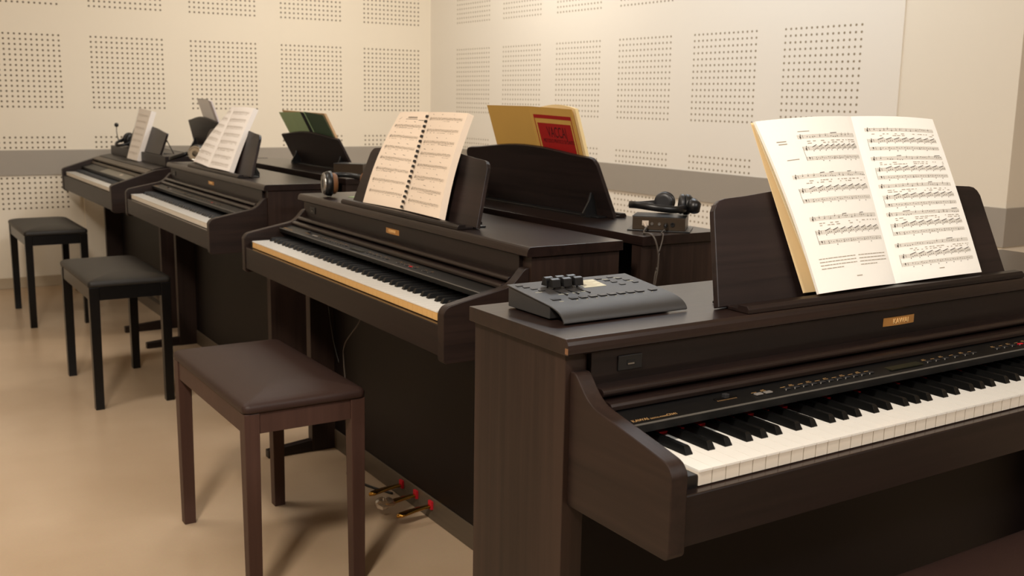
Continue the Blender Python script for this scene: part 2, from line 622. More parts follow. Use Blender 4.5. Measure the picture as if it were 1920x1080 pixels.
def piano(x, y, rz, label, keys='w', badge=True, rest_dy=0.0, rest_kw=None, detail=2, name='digital_piano', closed=False):
    c = Matrix.Rotation(rz, 3, 'Z') @ Vector((.611, .21, 0))
    root = thing(name, (x + c.x, y + c.y, 0), rz, label, 'piano', 'rosewood digital pianos')
    B = lambda mb, n, mt, p=root, **k: mb.build(n, mt, p, OFF if p is root else None, **k)
    for s in (0, 1):
        xa = -.065 if s == 0 else W + .029
        side = B(MB().box(xa, xa + .036, .196, .434, .0, .842), 'side_panel', WZ, bevel=.001)
        xb = xa + .003
        B(MB().prism([(.045, 0), (.045, .026), (.20, .040), (.20, 0)], xb, xb + .030), 'foot', WY, bevel=.002)
        xm = -.0568 if s == 0 else W + .031
        B(MB().prism(ARM, xm, xm + .0258), 'arm', WY, bevel=.0022)
        xe = -.0305 if s == 0 else W + .0005
        B(MB().box(xe + (.01 if s == 0 else 0), xe + (.030 if s == 0 else .02), .001, .146, .700, .7235), 'end_block', BLACKP, bevel=.001)
    lid = B(MB().prism([(.438, .842), (.438, .864), (.186, .864), (.1822, .8605), (.1798, .856), (.1786, .850), (.1786, .8445), (.181, .842)], -.0733, W + .0733), 'lid', WTOP, bevel=.0008)
    MB().box(-.0737, -.0728, .1795, .186, .8440, .8520).build('worn_corner', EDGE, lid) if detail == 2 and rz == 0 else None
    board = B(MB().box(-.0285, W + .0285, .187, .20, .7925, .842), 'front_board', WX, bevel=.0006)
    if detail > 0:
        if badge:
            pl = MB()
            pl.grid(lambda u, v: (.576 + .080 * u, .1868 - .0022 * math.sin(math.pi * u) ** .8 - .0002, .8125 + .0142 * v), 12, 1,
                    lambda u, v: (.576 + .080 * u, .187, .8125 + .0142 * v)).build('name_plate', BRASS, board)
            text_mesh('lettering', 'KAWAI', .0125, mat('brass_light', rgb(245, 205, 140), .4, .2), board,
                      Matrix.Translation((.5975, .1842, .8157)) @ Matrix.Rotation(math.pi / 2, 4, 'X'), extrude=.0003)
        us = MB().box(.016, .058, .1845, .187, .8095, .8305).build('usb_port', BLACKP, board, bevel=.0008)
        MB().box(.031, .045, .1840, .1849, .8165, .8235).build('socket', mat('socket_hole', rgb(6, 6, 6), .5), us)
        MB().box(.0325, .0435, .1836, .1846, .8172, .8192).build('tongue', STEEL, us)
    cover_z = B
    if not closed:
        kc = MB()
        n = 8
        pr = [(.187, .7952)] + [(.166 - .008 * math.sin(math.pi * k / n), .789 + .0062 * math.cos(math.pi * k / n)) for k in range(n + 1)] + [(.187, .7828)]
        kc.prism(pr, -.028, W + .028)
        kc.prism([(.180, .7790), (.150, .7810), (.143, .7795), (.1405, .776), (.1405, .7705), (.180, .7690)], -.028, W + .028)
        B(kc, 'key_cover', WTOP, bevel=.0006)
        B(MB().box(-.029, W + .029, .188, .194, .730, .7925), 'inner_board', BLACKP)
        cp = B(MB().prism([(.1000, .7495), (.1000, .7605), (.1012, .7617), (.150, .7700), (.187, .7720), (.187, .735), (.146, .7520), (.112, .7505)], -.029, W + .029), 'control_panel', PANEL)
        MB().box(-.029, W + .029, .0993, .1012, .7604, .7622).build('panel_rim', mat('rim_grey', rgb(96, 92, 86), .4), cp)
        # slope of the panel top
        zz = lambda yy: .7617 + (yy - .1012) * .170
        if detail > 1:
            mb = MB()
            mb.box(.141, .183, .1235, .1275, zz(.125), zz(.125) + .0008)
            mb.build('slider_track', mat('track_black', rgb(4, 4, 4), .3), cp)
            MB().box(.159, .167, .1215, .1295, zz(.125), zz(.125) + .006).build('slider_knob', BUTTON, cp, bevel=.0008)
            for xx in (.213, .232):
                MB().box(xx, xx + .013, .1135, .1205, zz(.117), zz(.117) + .0022).build('panel_button', SILVERB, cp, bevel=.0006)
            xs = [.272 + .0185 * k for k in range(11)] + [.60, .622, .645, .672, .70, .722, .79, .812, .835, .858, .88, .93, .96]
            for k, xx in enumerate(xs):
                red = (abs(xx - .858) < .001)
                MB().box(xx, xx + .012, .1145, .1195, zz(.117), zz(.117) + .0018).build('panel_button', REDLED if red else BUTTON, cp, bevel=.0005)
            MB().box(.505, .585, .1105, .1345, zz(.122) - .001, zz(.122) + .0006).build('display', LCD, cp)
            mk = MB()
            for k, xx in enumerate(xs + [.213, .232]):
                mk.box(xx - .001, xx + .009, .1235, .1245, zz(.124), zz(.124) + .0003)
                if k % 2:
                    mk.box(xx + .001, xx + .008, .1265, .1275, zz(.127), zz(.127) + .0003)
            for k in range(12):
                mk.box(.143 + k * .0032, .1436 + k * .0032, .1185, .1215, zz(.12), zz(.12) + .0003)
            mk.build('panel_markings', GOLDINK, cp)
            lm = MB()
            for xx in xs:
                lm.box(xx - .0002, xx + .001, .1135, .1143, zz(.114), zz(.114) + .0022)
            lm.build('button_lights', LGINK, cp)
            T = Matrix.Translation((-.018, .1075, zz(.1075) + .0003)) @ Matrix.Rotation(math.atan(.17), 4, 'X')
            text_mesh('lettering', 'KAWAI', .0085, GOLDINK, cp, T, extrude=.0001)
            T = Matrix.Translation((.012, .1075, zz(.1075) + .0003)) @ Matrix.Rotation(math.atan(.17), 4, 'X')
            text_mesh('lettering', 'DIGITAL PIANO', .0042, GOLDINK, cp, T, extrude=.0001)
            T = Matrix.Translation((.041, .1075, zz(.1075) + .0003)) @ Matrix.Rotation(math.atan(.17), 4, 'X')
            text_mesh('lettering', 'CN41', .0075, GOLDINK, cp, T, extrude=.0001)
        B(MB().box(-.0, W, .1300, .1465, .7285, .7325), 'felt_strip', FELT)
        for i in range(52):
            place(white_mesh(i, keys), 'white_key', root, OFF + Vector((i * KW, 0, 0)))
        for j, bxp in blacks:
            place(black_mesh(), 'black_key', root, OFF + Vector((bxp, 0, 0)))
    else:
        B(MB().prism([(.187, .7925), (.187, .70), (-.008, .70), (-.008, .742), (-.002, .747), (.17, .785)], -.030, W + .030), 'key_cover', WX, bevel=.001)
    slip = B(MB().prism([(-.0118, .6395), (-.0118, .7035), (-.0105, .7052), (-.0095, .7055), (.010, .7055), (.010, .6395)], -.0308, W + .0308), 'key_slip', WX, bevel=.0006)
    MB().box(-.0305, W + .0305, -.0112, .009, .7050, .7062).build('slip_ledge', LEDGE, slip)
    B(MB().box(-.0305, W + .0305, .010, .190, .6400, .7045), 'keybed', BLACKP)
    B(MB().box(-.029, W + .029, .278, .290, .0675, .742), 'back_board', BACKB)
    B(MB().box(-.029, W + .029, .275, .300, .0, .067), 'kick_rail', GREYW, bevel=.0015)
    for k, xx in enumerate((.492, .585, .678)):
        pd = MB()
        seg = 10
        pts = []
        for q in range(seg + 1):
            t = q / seg
            yy = .275 - t * .108
            ww = .0080 + .0072 * min(1, max(0, (t - .25) * 2.2))
            if t > .88:
                ww *= math.sqrt(max(0.02, 1 - ((t - .88) / .125) ** 2))
            zc = .043 - .010 * t * t
            pts.append((yy, ww, zc))
        vs, fs = [], []
        for yy, ww, zc in pts:
            vs += [(xx - ww, yy, zc), (xx - ww * .6, yy, zc + .004), (xx + ww * .6, yy, zc + .004), (xx + ww, yy, zc), (xx + ww * .7, yy, zc - .004), (xx - ww * .7, yy, zc - .004)]
        for q in range(seg):
            for e in range(6):
                fs.append((q * 6 + e, q * 6 + (e + 1) % 6, (q + 1) * 6 + (e + 1) % 6, (q + 1) * 6 + e))
        fs += [tuple(range(6))[::-1], tuple(seg * 6 + e for e in range(6))]
        pd.add(vs, fs)
        p = B(pd, 'pedal', PEDAL, smooth=True)
        MB().box(xx - .010, xx + .010, .268, .2755, .034, .058).build('pedal_felt', FELT, p, bevel=.001)
    rk = dict(rest_kw or {})
    music_rest(root, dy=rest_dy, **rk)
    return root


P1 = piano(-2.7875, -5.9173, 0, 'nearest dark rosewood piano, with grey controller box and open vocal score on top', 'w')
P2 = piano(-2.6000, -3.6924, -1.5790, 'middle rosewood piano with warm-lit key fronts and a comb-bound score, behind the brown bench', 'y')
P3 = piano(-2.5770, -1.9700, -1.5802, 'rosewood piano second from the far wall, holding a slumped white score', 'w', detail=2)
P5 = piano(-1.650, -4.885, math.pi / 2, 'back-turned rosewood piano holding the red and yellow book and a small audio box', closed=True, detail=0, rest_dy=.03,
           rest_kw=dict())
P6 = piano(-1.590, -3.031, math.pi / 2, 'back-turned rosewood piano whose desk holds the green books', closed=True, detail=0,
           rest_kw=dict(x0=.29, x1=.965, tx0=.30, tx1=.975, hs=.150, hc=.172, r=.008, tilt=.5))
P7 = piano(-1.655, -1.620, math.pi / 2, 'back-turned rosewood piano in the far corner with one white folder on its desk', closed=True, detail=0,
           rest_kw=dict(x0=.35, x1=1.01, tx0=.40, tx1=.955, hs=.172, hc=.196, r=.008))


# the far left piano: a lower, plain console with straight arms and a raised box behind
def slim_piano(x, y, rz):
    c = Matrix.Rotation(rz, 3, 'Z') @ Vector((.611, .21, 0))
    root = thing('digital_piano', (x + c.x, y + c.y, 0), rz, 'low piano farthest left with straight sloping arms and a closed white spiral book', 'piano')
    B = lambda mb, n, mt, **k: mb.build(n, mt, root, OFF, **k)
    for s in (0, 1):
        xa = -.064 if s == 0 else W + .026
        B(MB().prism([(-.015, .612), (-.015, .728), (-.006, .736), (.200, .803), (.262, .812), (.300, .812), (.300, .60), (.0, .60)], xa, xa + .038), 'arm', WY, bevel=.002)
        B(MB().box(xa + .002, xa + .034, .21, .43, 0, .60), 'side_panel', WZ, bevel=.001)
        B(MB().prism([(.02, 0), (.02, .03), (.21, .045), (.21, 0)], xa + .003, xa + .033), 'foot', WY, bevel=.002)
        xe = -.025 if s == 0 else W + .001
        B(MB().box(xe, xe + .024, .001, .14, .69, .712), 'end_block', BLACKP)
    B(MB().prism([(.196, .790), (.196, .8045), (.200, .807), (.255, .8175), (.44, .8175), (.44, .60), (.425, .60), (.425, .790)], -.026, W + .026), 'lid', WX, bevel=.001)
    bx = B(MB().box(.005, 1.255, .256, .44, .8185, .868), 'top_box', WX, bevel=.0015)
    kc = MB().prism([(.192, .802), (.192, .785), (.165, .778), (.160, .783), (.160, .790), (.185, .802)], -.024, W + .024)
    kc.prism([(.160, .772), (.150, .760), (.146, .764), (.152, .776)], -.024, W + .024)
    B(kc, 'key_cover', GREYW)
    cp = B(MB().prism([(.092, .7300), (.092, .7445), (.156, .763), (.19, .770), (.19, .73)], -.024, W + .024), 'control_panel', PANEL)
    T = [(.097, .7462), (.150, .7615)]
    MB().prism([(.097, .7455), (.148, .7605), (.148, .7615), (.097, .7466)], .46, 1.16).build('display', mat('screen_olive', rgb(84, 78, 62), .3), cp)
    MB().prism([(.115, .7512), (.130, .7555), (.130, .7575), (.115, .7530)], .86, .90).build('dial', JACKW, cp)
    for i in range(52):
        o = place(white_mesh(i, 'w'), 'white_key', root, OFF + Vector((i * KW, 0, -.012)))
    for j, bxp in blacks:
        place(black_mesh(), 'black_key', root, OFF + Vector((bxp, 0, -.012)))
    B(MB().box(-.0255, W + .0255, -.012, .20, .612, .693), 'key_slip', WX, bevel=.001)
    B(MB().box(-.028, W + .028, .30, .312, .10, .79), 'back_board', BACKB)
    B(MB().box(-.028, W + .028, .27, .30, .0, .06), 'kick_rail', GREYW)
    rest = rest_panel(.39, 1.09, .385, 1.105, .115, .140, .272, .869, .33, r=.012).build('music_rest', WREST, root, OFF, bevel=.001)
    MB().tube([(1.06, .305, .965), (1.06, .35, .870), (1.06, .298, .872)], .0035).build('prop', BLACKP, rest)
    MB().tube([(.46, .305, .965), (.46, .35, .870), (.46, .298, .872)], .0035).build('prop', BLACKP, rest)
    return root


P4 = slim_piano(-2.5644, -.2739, -math.pi / 2)


# ------------------------------------------------------------------ benches
def bench(cx_, cy_, label, seat_m, leg_m, worn=False, rz=0, apron_m=None, dome=.020):
    root = thing('piano_bench', (cx_, cy_, 0), rz, label, 'bench', 'piano benches')
    hx, hy = .150, .300
    prof = [(-.006, .4685), (-.001, .4695), (.0, .474), (.0, .482), (-.003, .488), (-.010, .4915), (-.025, .4955), (-.05, .500), (-.08, .5035), (-.11, .505 + .0), (-.14, .5055)]

    def ring(inset, z, n=8, r=.016):
        hx_, hy_ = hx + inset, hy + inset
        rr = max(r + inset * .3, .004)
        out = []
        # each side gently bowed so the cushion looks pulled to its corners
        for qx, qy, a0 in ((1, 1, 0), (-1, 1, 90), (-1, -1, 180), (1, -1, 270)):
            for k in range(n + 1):
                t = math.radians(a0 + 90 * k / n)
                out.append((qx * (hx_ - rr) + rr * math.cos(t), qy * (hy_ - rr) + rr * math.sin(t), z))
        return out
    mb = MB()
    rings = [ring(i, z) for i, z in prof]
    n = len(rings[0])
    vs = [p for r_ in rings for p in r_]
    fs = []
    for a in range(len(rings) - 1):
        for k in range(n):
            fs.append((a * n + k, a * n + (k + 1) % n, (a + 1) * n + (k + 1) % n, (a + 1) * n + k))
    fs.append(list(range(n))[::-1])
    fs.append([(len(rings) - 1) * n + k for k in range(n)])
    # two long-edge pleat dips
    mb.add(vs, fs)
    mb.build('seat', seat_m, root, smooth=True)
    lw = .0175
    lx, ly = .1295, .2775
    for sx in (-1, 1):
        for sy in (-1, 1):
            x0, y0 = sx * lx, sy * ly
            leg = MB()
            vs = []
            for z, q in ((0, .0155), (.40, .0178), (.4675, .0182)):
                vs += [(x0 - q, y0 - q, z), (x0 + q, y0 - q, z), (x0 + q, y0 + q, z), (x0 - q, y0 + q, z)]
            fs = [(0, 3, 2, 1), (8, 9, 10, 11)]
            for a in (0, 4):
                for k in range(4):
                    fs.append((a + k, a + (k + 1) % 4, a + 4 + (k + 1) % 4, a + 4 + k))
            leg.add(vs, fs)
            leg.build('leg', leg_m, root, bevel=.0015)
    am = apron_m or leg_m
    for s in (-1, 1):
        MB().box(s * lx - .009 + s * .006, s * lx + .009 + s * .006, -ly + .0183, ly - .0183, .418, .4675).build('apron', am, root, bevel=.001)
        MB().box(-lx + .0183, lx - .0183, s * ly - .009 + s * .006, s * ly + .009 + s * .006, .418, .4675).build('apron', leg_m, root, bevel=.001)
    return root


bench(-2.790, -4.320, 'brown vinyl bench with brown legs in the foreground, before the middle piano', LEATHERB, BENCHB)
bench(-2.785, -2.540, 'black bench with glossy vinyl seat, before the second piano from the far wall', LEATHERK, BENCHK)
bench(-2.785, -.935, 'black bench farthest away, beside the perforated left wall', LEATHERK, BENCHK)
bench(-2.176, -6.062, 'brown bench edge in the bottom right corner under the nearest keyboard', LEATHERB, BENCHB, rz=math.pi / 2)


# ------------------------------------------------------------------ sheet music
def frame(root_x, root_y, rz):
    """piano-local coordinates -> world matrix"""
    return Matrix.Translation((root_x, root_y, 0)) @ Matrix.Rotation(rz, 4, 'Z')


F1 = frame(-2.7875, -5.9173, 0)
F2 = frame(-2.6000, -3.6924, -1.5790)
F3 = frame(-2.5770, -1.9700, -1.5802)
F4 = frame(-2.5644, -.2739, -math.pi / 2)
F5 = frame(-1.650, -4.885, math.pi / 2)
F6 = frame(-1.590, -3.031, math.pi / 2)
F7 = frame(-1.655, -1.620, math.pi / 2)


class Page:
    """a curved page given by its 4 corners (top left, top right, bottom left, bottom right), s to the right, t down"""
    def __init__(s, tl, tr, bl, br, bulge=0.0, spine='r', curl=0.0, wave=0.0):
        s.c = [Vector(p) for p in (tl, tr, bl, br)]
        s.n = ((s.c[1] - s.c[0]).cross(s.c[2] - s.c[0])).normalized()   # points away from reader or to it
        if s.n.y > 0:
            s.n = -s.n
        s.bulge, s.spine, s.curl, s.wave = bulge, spine, curl, wave

    def __call__(s, u, v, d=0.0):
        tl, tr, bl, br = s.c
        p = (tl * (1 - u) + tr * u) * (1 - v) + (bl * (1 - u) + br * u) * v
        q = u if s.spine == 'r' else 1 - u        # distance from the outer edge, 1 at the spine
        b = s.bulge * math.sin(math.pi * min(1, q * .9 + .1)) ** .8 * (1 if q < .95 else 1)
        if q > .999:
            b = 0
        b += s.curl * (1 - v) ** 2 * (1 - q) ** 2
        b += s.wave * math.sin(math.pi * v) * (1 - q)
        return p + s.n * (b + d)

    def block(s, thick, nu=18, nv=14):
        """closed body: the page surface on top of a stack of pages"""
        return MB().grid(lambda u, v: s(u, v), nu, nv,
                         lambda u, v: s(u, v, -max(.0006, thick * (1 - .25 * ((u if s.spine == 'r' else 1 - u)) ** 4))))


def stroke(mb, pg, u0, v0, u1, v1, wd, n=10, d=.0005):
    """ink line on the page; wd in metres, drawn across its direction"""
    L = []
    for i in range(n + 1):
        t = i / n
        L.append((u0 + (u1 - u0) * t, v0 + (v1 - v0) * t))
    a, b = pg(u0, v0), pg(u1, v1)
    side = (b - a).cross(pg.n).normalized() * (wd / 2)
    vs = []
    for (u, v) in L:
        p = pg(u, v, d)
        vs += [p - side, p + side]
    mb.add(vs, [(2 * i, 2 * i + 1, 2 * i + 3, 2 * i + 2) for i in range(n)])


def dot(mb, pg, u, v, ru, rv, d=.00055):
    c = pg(u, v, d)
    e1 = (pg(min(u + .02, 1), v) - pg(max(u - .02, 0), v)).normalized()
    e2 = (pg(u, min(v + .02, 1)) - pg(u, max(v - .02, 0))).normalized()
    vs = [c + e1 * ru * math.cos(k * math.pi / 3 + .4) + e2 * rv * math.sin(k * math.pi / 3 + .4) for k in range(6)]
    mb.add(vs, [tuple(range(6))])


def staff(mi, ml, pg, u0, u1, v, h, wu, hv, style, rnd, bars=4, skew=0.0):
    """u0..u1 extents, v centre, h staff height (m); wu, hv page size (m); mi ink mesh, ml light line mesh"""
    for k in range(5):
        vv = v + (k - 2) * h / 4 / hv
        stroke(ml, pg, u0, vv, u1, vv, .00034, 12, .0004)
    hh = h / hv
    for k in range(bars + 1):
        uu = u0 + (u1 - u0) * k / bars
        stroke(ml, pg, uu, v - hh / 2, uu, v + hh / 2, .0004, 2)
    # clef
    cu = u0 + .012 / wu * 1
    if style == 'bass':
        dot(mi, pg, cu - .006 / wu, v - hh * .2, .0013, .0016)
        stroke(mi, pg, cu - .004 / wu, v - hh * .35, cu - .006 / wu, v + hh * .3, .0006, 2)
    else:
        stroke(mi, pg, cu - .004 / wu, v - hh * .8, cu - .0065 / wu, v + hh * .8, .0007, 3)
        dot(mi, pg, cu - .006 / wu, v + hh * .15, .0018, .0020)
        dot(mi, pg, cu - .0045 / wu, v - hh * .5, .0009, .0016)
    stroke(mi, pg, cu, v - hh * .45, cu, v + hh * .35, .0007, 2)
    a = u0 + .020 / wu
    if style == 'arp':
        n = 8
        step = (u1 - a) / n
        for k in range(n):
            uu = a + step * (k + .12)
            du = step * .72
            stroke(mi, pg, uu, v - hh * .35, uu + du, v - hh * .95, .0011, 3)
            for q in range(4):
                w_ = uu + du * q / 3
                top = -.35 - .6 * q / 3
                pos = (.85, .45, .15, .05)[q] if q < 3 else .1
                dot(mi, pg, w_, v + hh * pos, .0010, .0008)
                stroke(ml, pg, w_ + .0008 / wu, v + hh * pos, w_ + .0008 / wu, v + hh * top, .00025, 1)
    elif style == 'bass':
        n = 8
        step = (u1 - a) / n
        for k in range(n):
            uu = a + step * (k + .15)
            dot(mi, pg, uu, v + hh * rnd.choice((.3, .8, .95)), .0011, .0009)
            dot(mi, pg, uu + step * .0, v - hh * rnd.choice((.05, .2)), .0009, .0008)
            for q in (1, 2):
                dot(mi, pg, uu + step * .3 * q, v + hh * rnd.choice((-.05, .1)), .0007, .0007)
    elif style == 'voice':
        x = a + .01
        while x < u1 - .02:
            k = rnd.random()
            hgt = rnd.uniform(-.4, .4)
            if k < .3:
                m_ = rnd.choice((3, 4))
                for q in range(m_):
                    dot(mi, pg, x + q * .026, v + hh * (hgt + .2 * math.sin(q)), .0010, .0008)
                if rnd.random() < .5:
                    stroke(mi, pg, x, v - hh * .75, x + .026 * (m_ - 1), v - hh * .85, .0009, 2)
                x += .026 * m_ + .03
            else:
                dot(mi, pg, x, v + hh * hgt, .0010, .0009)
                stroke(mi, pg, x + .0009 / wu, v + hh * hgt, x + .0009 / wu, v + hh * (hgt - .7), .0004, 1)
                x += rnd.uniform(.04, .08)
    elif style == 'dense':
        x = a
        while x < u1 - .01:
            hgt = rnd.uniform(-.45, .45)
            dot(mi, pg, x, v + hh * hgt, .0010, .0008)
            stroke(ml, pg, x, v + hh * hgt, x, v + hh * (hgt - .5), .0004, 1)
            x += rnd.uniform(.014, .032)
        if rnd.random() < .6:
            x0 = rnd.uniform(a, (a + u1) / 2)
            for q in range(6):
                s_ = x0 + q * .04
                stroke(mi, pg, s_, v + hh * (.75 + .25 * math.sin(q / 6 * math.pi)), s_ + .04, v + hh * (.75 + .25 * math.sin((q + 1) / 6 * math.pi)), .0005, 1)


def lyric(ml, pg, u0, u1, v, rnd, dens=.6, ht=.0011, hv=.285):
    x = u0
    while x < u1:
        L = rnd.uniform(.012, .045)
        if rnd.random() < dens:
            stroke(ml, pg, x, v, min(x + L, u1), v, ht, 2)
        x += L + rnd.uniform(.006, .03)


def para(ml, pg, u0, u1, v0, n, dv, rnd, wid=.0012):
    for k in range(n):
        e = u1 if k < n - 1 else u0 + (u1 - u0) * .6
        x = u0
        while x < e:
            L = rnd.uniform(.02, .06)
            stroke(ml, pg, x, v0 + k * dv, min(x + L, e), v0 + k * dv, wid, 2)
            x += L + .006


# --- open vocal score on the nearest piano
rnd = random.Random(3)
book = thing('music_book', F1 @ Vector((.63, .212, .870)), 0, 'large open vocal score with cream pages on the nearest piano', 'book')
inv = book.matrix_basis.inverted() if False else Matrix.Translation(-(F1 @ Vector((.63, .212, .870)))) @ F1


def bm(mb, T):
    mb.v = [tuple(T @ Vector(p)) for p in mb.v]
    return mb


pl = Page((.378, .309, 1.146), (.619, .320, 1.155), (.424, .199, .8785), (.633, .211, .8770), bulge=.010, spine='r', curl=-.004, wave=.006)
pr = Page((.619, .320, 1.155), (.830, .312, 1.150), (.633, .211, .8770), (.866, .208, .8790), bulge=.009, spine='l', wave=.003)
bm(pl.block(.0045), inv).build('page_block', PAPER, book)
bm(pr.block(.0030), inv).build('page_block', PAPER, book)
# curling underleaves at the left edge
pl2 = Page((.382, .317, 1.140), (.619, .324, 1.152), (.438, .207, .8775), (.633, .214, .8770), bulge=.004, spine='r')
bm(pl2.block(.0014), inv).build('under_page', PAPERE, book)
pl3 = Page((.380, .321, 1.143), (.619, .326, 1.153), (.418, .222, .8775), (.633, .221, .8770), bulge=.002, spine='r')
bm(pl3.block(.0012), inv).build('book_cover', mat('cover_cream', rgb(240, 214, 166), .7), book)
mi, ml = MB(), MB()
WUV, HV = .225, .28
LP = [(.115, .185, .245, .31), (.345, .425, .485, .12), (.590, .668, .725, .14)]
for a, b, c, u0 in LP:
    u1 = .955
    staff(mi, ml, pl, u0, u1, a, .0055, WUV, HV, 'voice', rnd)
    staff(mi, ml, pl, u0 + .02, u1, b, .0055, WUV, HV, 'arp', rnd)
    staff(mi, ml, pl, u0 + .02, u1, c, .0055, WUV, HV, 'bass', rnd)
    lyric(ml, pl, u0 + .08, u1, a + .028, rnd)
    lyric(ml, pl, u0 + .08, u1, a + .040, rnd)
    stroke(mi, pl, u0 + .015, b - .012, u0 + .015, c + .012, .0006, 3)
for u0, u1 in ((.10, .52), (.56, .94)):
    para(ml, pl, u0, u1, .815, 4, .0185, rnd)
stroke(ml, pl, .10, .135, .19, .135, .0016, 2)
stroke(ml, pl, .11, .15, .19, .15, .0016, 2)
stroke(ml, pl, .13, .245, .25, .243, .0012, 2)
stroke(ml, pl, .33, .083, .45, .083, .0010, 2)
stroke(ml, pl, .47, .93, .54, .93, .0014, 2)
for a in (.085, .262, .430, .600, .785):
    staff(mi, ml, pr, .085 if a > .1 else .10, .93, a, .0052, WUV, HV, 'voice', rnd)
    staff(mi, ml, pr, .11, .93, a + .067, .0052, WUV, HV, 'arp', rnd)
    staff(mi, ml, pr, .11, .93, a + .115, .0052, WUV, HV, 'bass', rnd)
    lyric(ml, pr, .16, .93, a + .026, rnd)
    lyric(ml, pr, .16, .93, a + .037, rnd)
    stroke(mi, pr, .10, a + .055, .10, a + .127, .0006, 3)
stroke(ml, pr, .48, .945, .54, .945, .0014, 2)
bm(mi, inv).build('notation', INK, book)
bm(ml, inv).build('staff_lines', INKL, book)

# --- comb-bound score on the middle piano
rnd = random.Random(11)
org = F2 @ Vector((.63, .212, .870))
book = thing('music_book', org, 0, 'thick comb-bound score open on the middle piano, black comb down its centre', 'book')
inv = Matrix.Translation(-org) @ F2
pl = Page((.408, .314, 1.133), (.578, .316, 1.137), (.383, .206, .876), (.624, .214, .878), bulge=.004, spine='r', wave=.012)
pr = Page((.580, .316, 1.137), (.815, .306, 1.138), (.626, .214, .878), (.858, .200, .879), bulge=.004, spine='l', wave=.008)
bm(pl.block(.003), inv).build('page_block', PAPER2, book)
bm(pr.block(.018), inv).build('page_block', [PAPER2], book)
mi, ml = MB(), MB()
for k in range(7):
    v = .155 + k * .118
    staff(mi, ml, pl, .08, .90, v, .0062, .22, .27, 'dense', rnd, bars=3)
    for q in range(3):
        stroke(mi, pl, .15 + q * .24 + rnd.uniform(0, .1), v - .042, .18 + q * .24, v - .048, .0009, 1)
    lyric(ml, pl, .10, .9, v + .026, rnd, .5)
for k in range(8):
    v = .070 + k * .118
    staff(mi, ml, pr, .08, .93, v, .0062, .22, .27, 'dense', rnd, bars=3)
    for q in range(3):
        stroke(mi, pr, .12 + q * .28 + rnd.uniform(0, .1), v - .042, .15 + q * .28, v - .048, .0009, 1)
    lyric(ml, pr, .10, .9, v + .026, rnd, .5)
x = .42
while x < .70:                       # the scribbled, underlined title
    h_ = rnd.uniform(.008, .012)
    stroke(mi, pl, x, .063 + h_, x + .012, .063 - h_, .0012, 1)
    stroke(mi, pl, x + .012, .063 - h_, x + .024, .063 + h_ * .6, .0012, 1)
    x += .03
stroke(mi, pl, .36, .082, .74, .082, .0009, 3)
stroke(mi, pl, .78, .090, .93, .090, .0013, 2)
stroke(mi, pl, .13, .085, .2, .06, .0008, 1)
bm(mi, inv).build('notation', INK, book)
bm(ml, inv).build('staff_lines', INKL, book)
comb = MB()
sp = Page((.570, .3145, 1.133), (.590, .3145, 1.133), (.614, .2105, .880), (.636, .2105, .880))
for k in range(19):
    v = .02 + k * .0525
    p, q = sp(.5, v, .0010), sp(.5, v + .026, .0010)
    e = Vector((.0062, 0, 0))
    nn = sp.n * .0035
    comb.add([p - e, p + e, q + e, q - e, p - e + nn, p + e + nn, q + e + nn, q - e + nn],
             [(0, 3, 2, 1), (4, 5, 6, 7), (0, 1, 5, 4), (1, 2, 6, 5), (2, 3, 7, 6), (3, 0, 4, 7)])
bm(comb, inv).build('comb_binding', BLACKINK, book, bevel=.0008)

# --- leaning white score on the third piano
rnd = random.Random(5)
org = F3 @ Vector((.56, .212, .870))
book = thing('music_book', org, 0, 'white open score slumped to the right on the second piano from the far wall', 'book')
inv = Matrix.Translation(-org) @ F3
pl = Page((.500, .322, 1.112), (.600, .300, 1.126), (.318, .203, .886), (.552, .196, .880), bulge=.012, spine='r', wave=.012)
pr = Page((.600, .300, 1.126), (.805, .316, 1.124), (.552, .196, .880), (.813, .206, .8775), bulge=.008, spine='l', wave=.004)
bm(pl.block(.003), inv).build('page_block', PAPERW, book)
bm(pr.block(.020), inv).build('page_block', PAPERW, book)
cv = Page((.49, .330, 1.105), (.600, .318, 1.12), (.315, .212, .8765), (.56, .212, .8765), bulge=.001, spine='r')
bm(cv.block(.0015), inv).build('book_cover', BLACKP, book)
mi, ml = MB(), MB()
for k in range(8):
    v = .09 + k * .118
    for pg in (pl, pr):
        staff(ml, ml, pg, .08, .9, v, .0075, .22, .26, 'dense', rnd, bars=3)
        lyric(ml, pg, .1, .9, v + .03, rnd, .8, .0016)
bm(ml, inv).build('staff_lines', INKL, book)

# --- closed spiral book on the far left piano
rnd = random.Random(6)
org = F4 @ Vector((.63, .235, .818))
book = thing('music_book', org, 0, 'closed white spiral book standing on the farthest left piano', 'book')
inv = Matrix.Translation(-org) @ F4
pg = Page((.502, .318, 1.094), (.785, .314, 1.084), (.506, .236, .8195), (.757, .232, .8190), bulge=0, spine='l')
bm(pg.block(.026), inv).build('page_block', [PAPERW], book)
ml = MB()
for k in range(7):
    v = .12 + k * .125
    staff(ml, ml, pg, .10, .85, v, .009, .26, .28, 'dense', rnd, bars=2)
bm(ml, inv).build('staff_lines', INKL, book)
sp = MB()
for k in range(26):
    a = pg(.0, .02 + k * .038, .0)
    sp.tube([a + Vector((.004, 0, 0)) + pg.n * .003, a + Vector((-.006, 0, 0)) + pg.n * .002, a + Vector((-.007, 0, 0)) - pg.n * .012], .0012, 5)
bm(sp, inv).build('spiral_binding', BUTTON, book)

# --- red and yellow book on the back-turned piano (seen from its cover side)
org = F5 @ Vector((.56, .255, .872))
book = thing('music_book', org, 0, 'open book with yellow covers and a red VACCAJ title block', 'book')
inv = Matrix.Translation(-org) @ F5


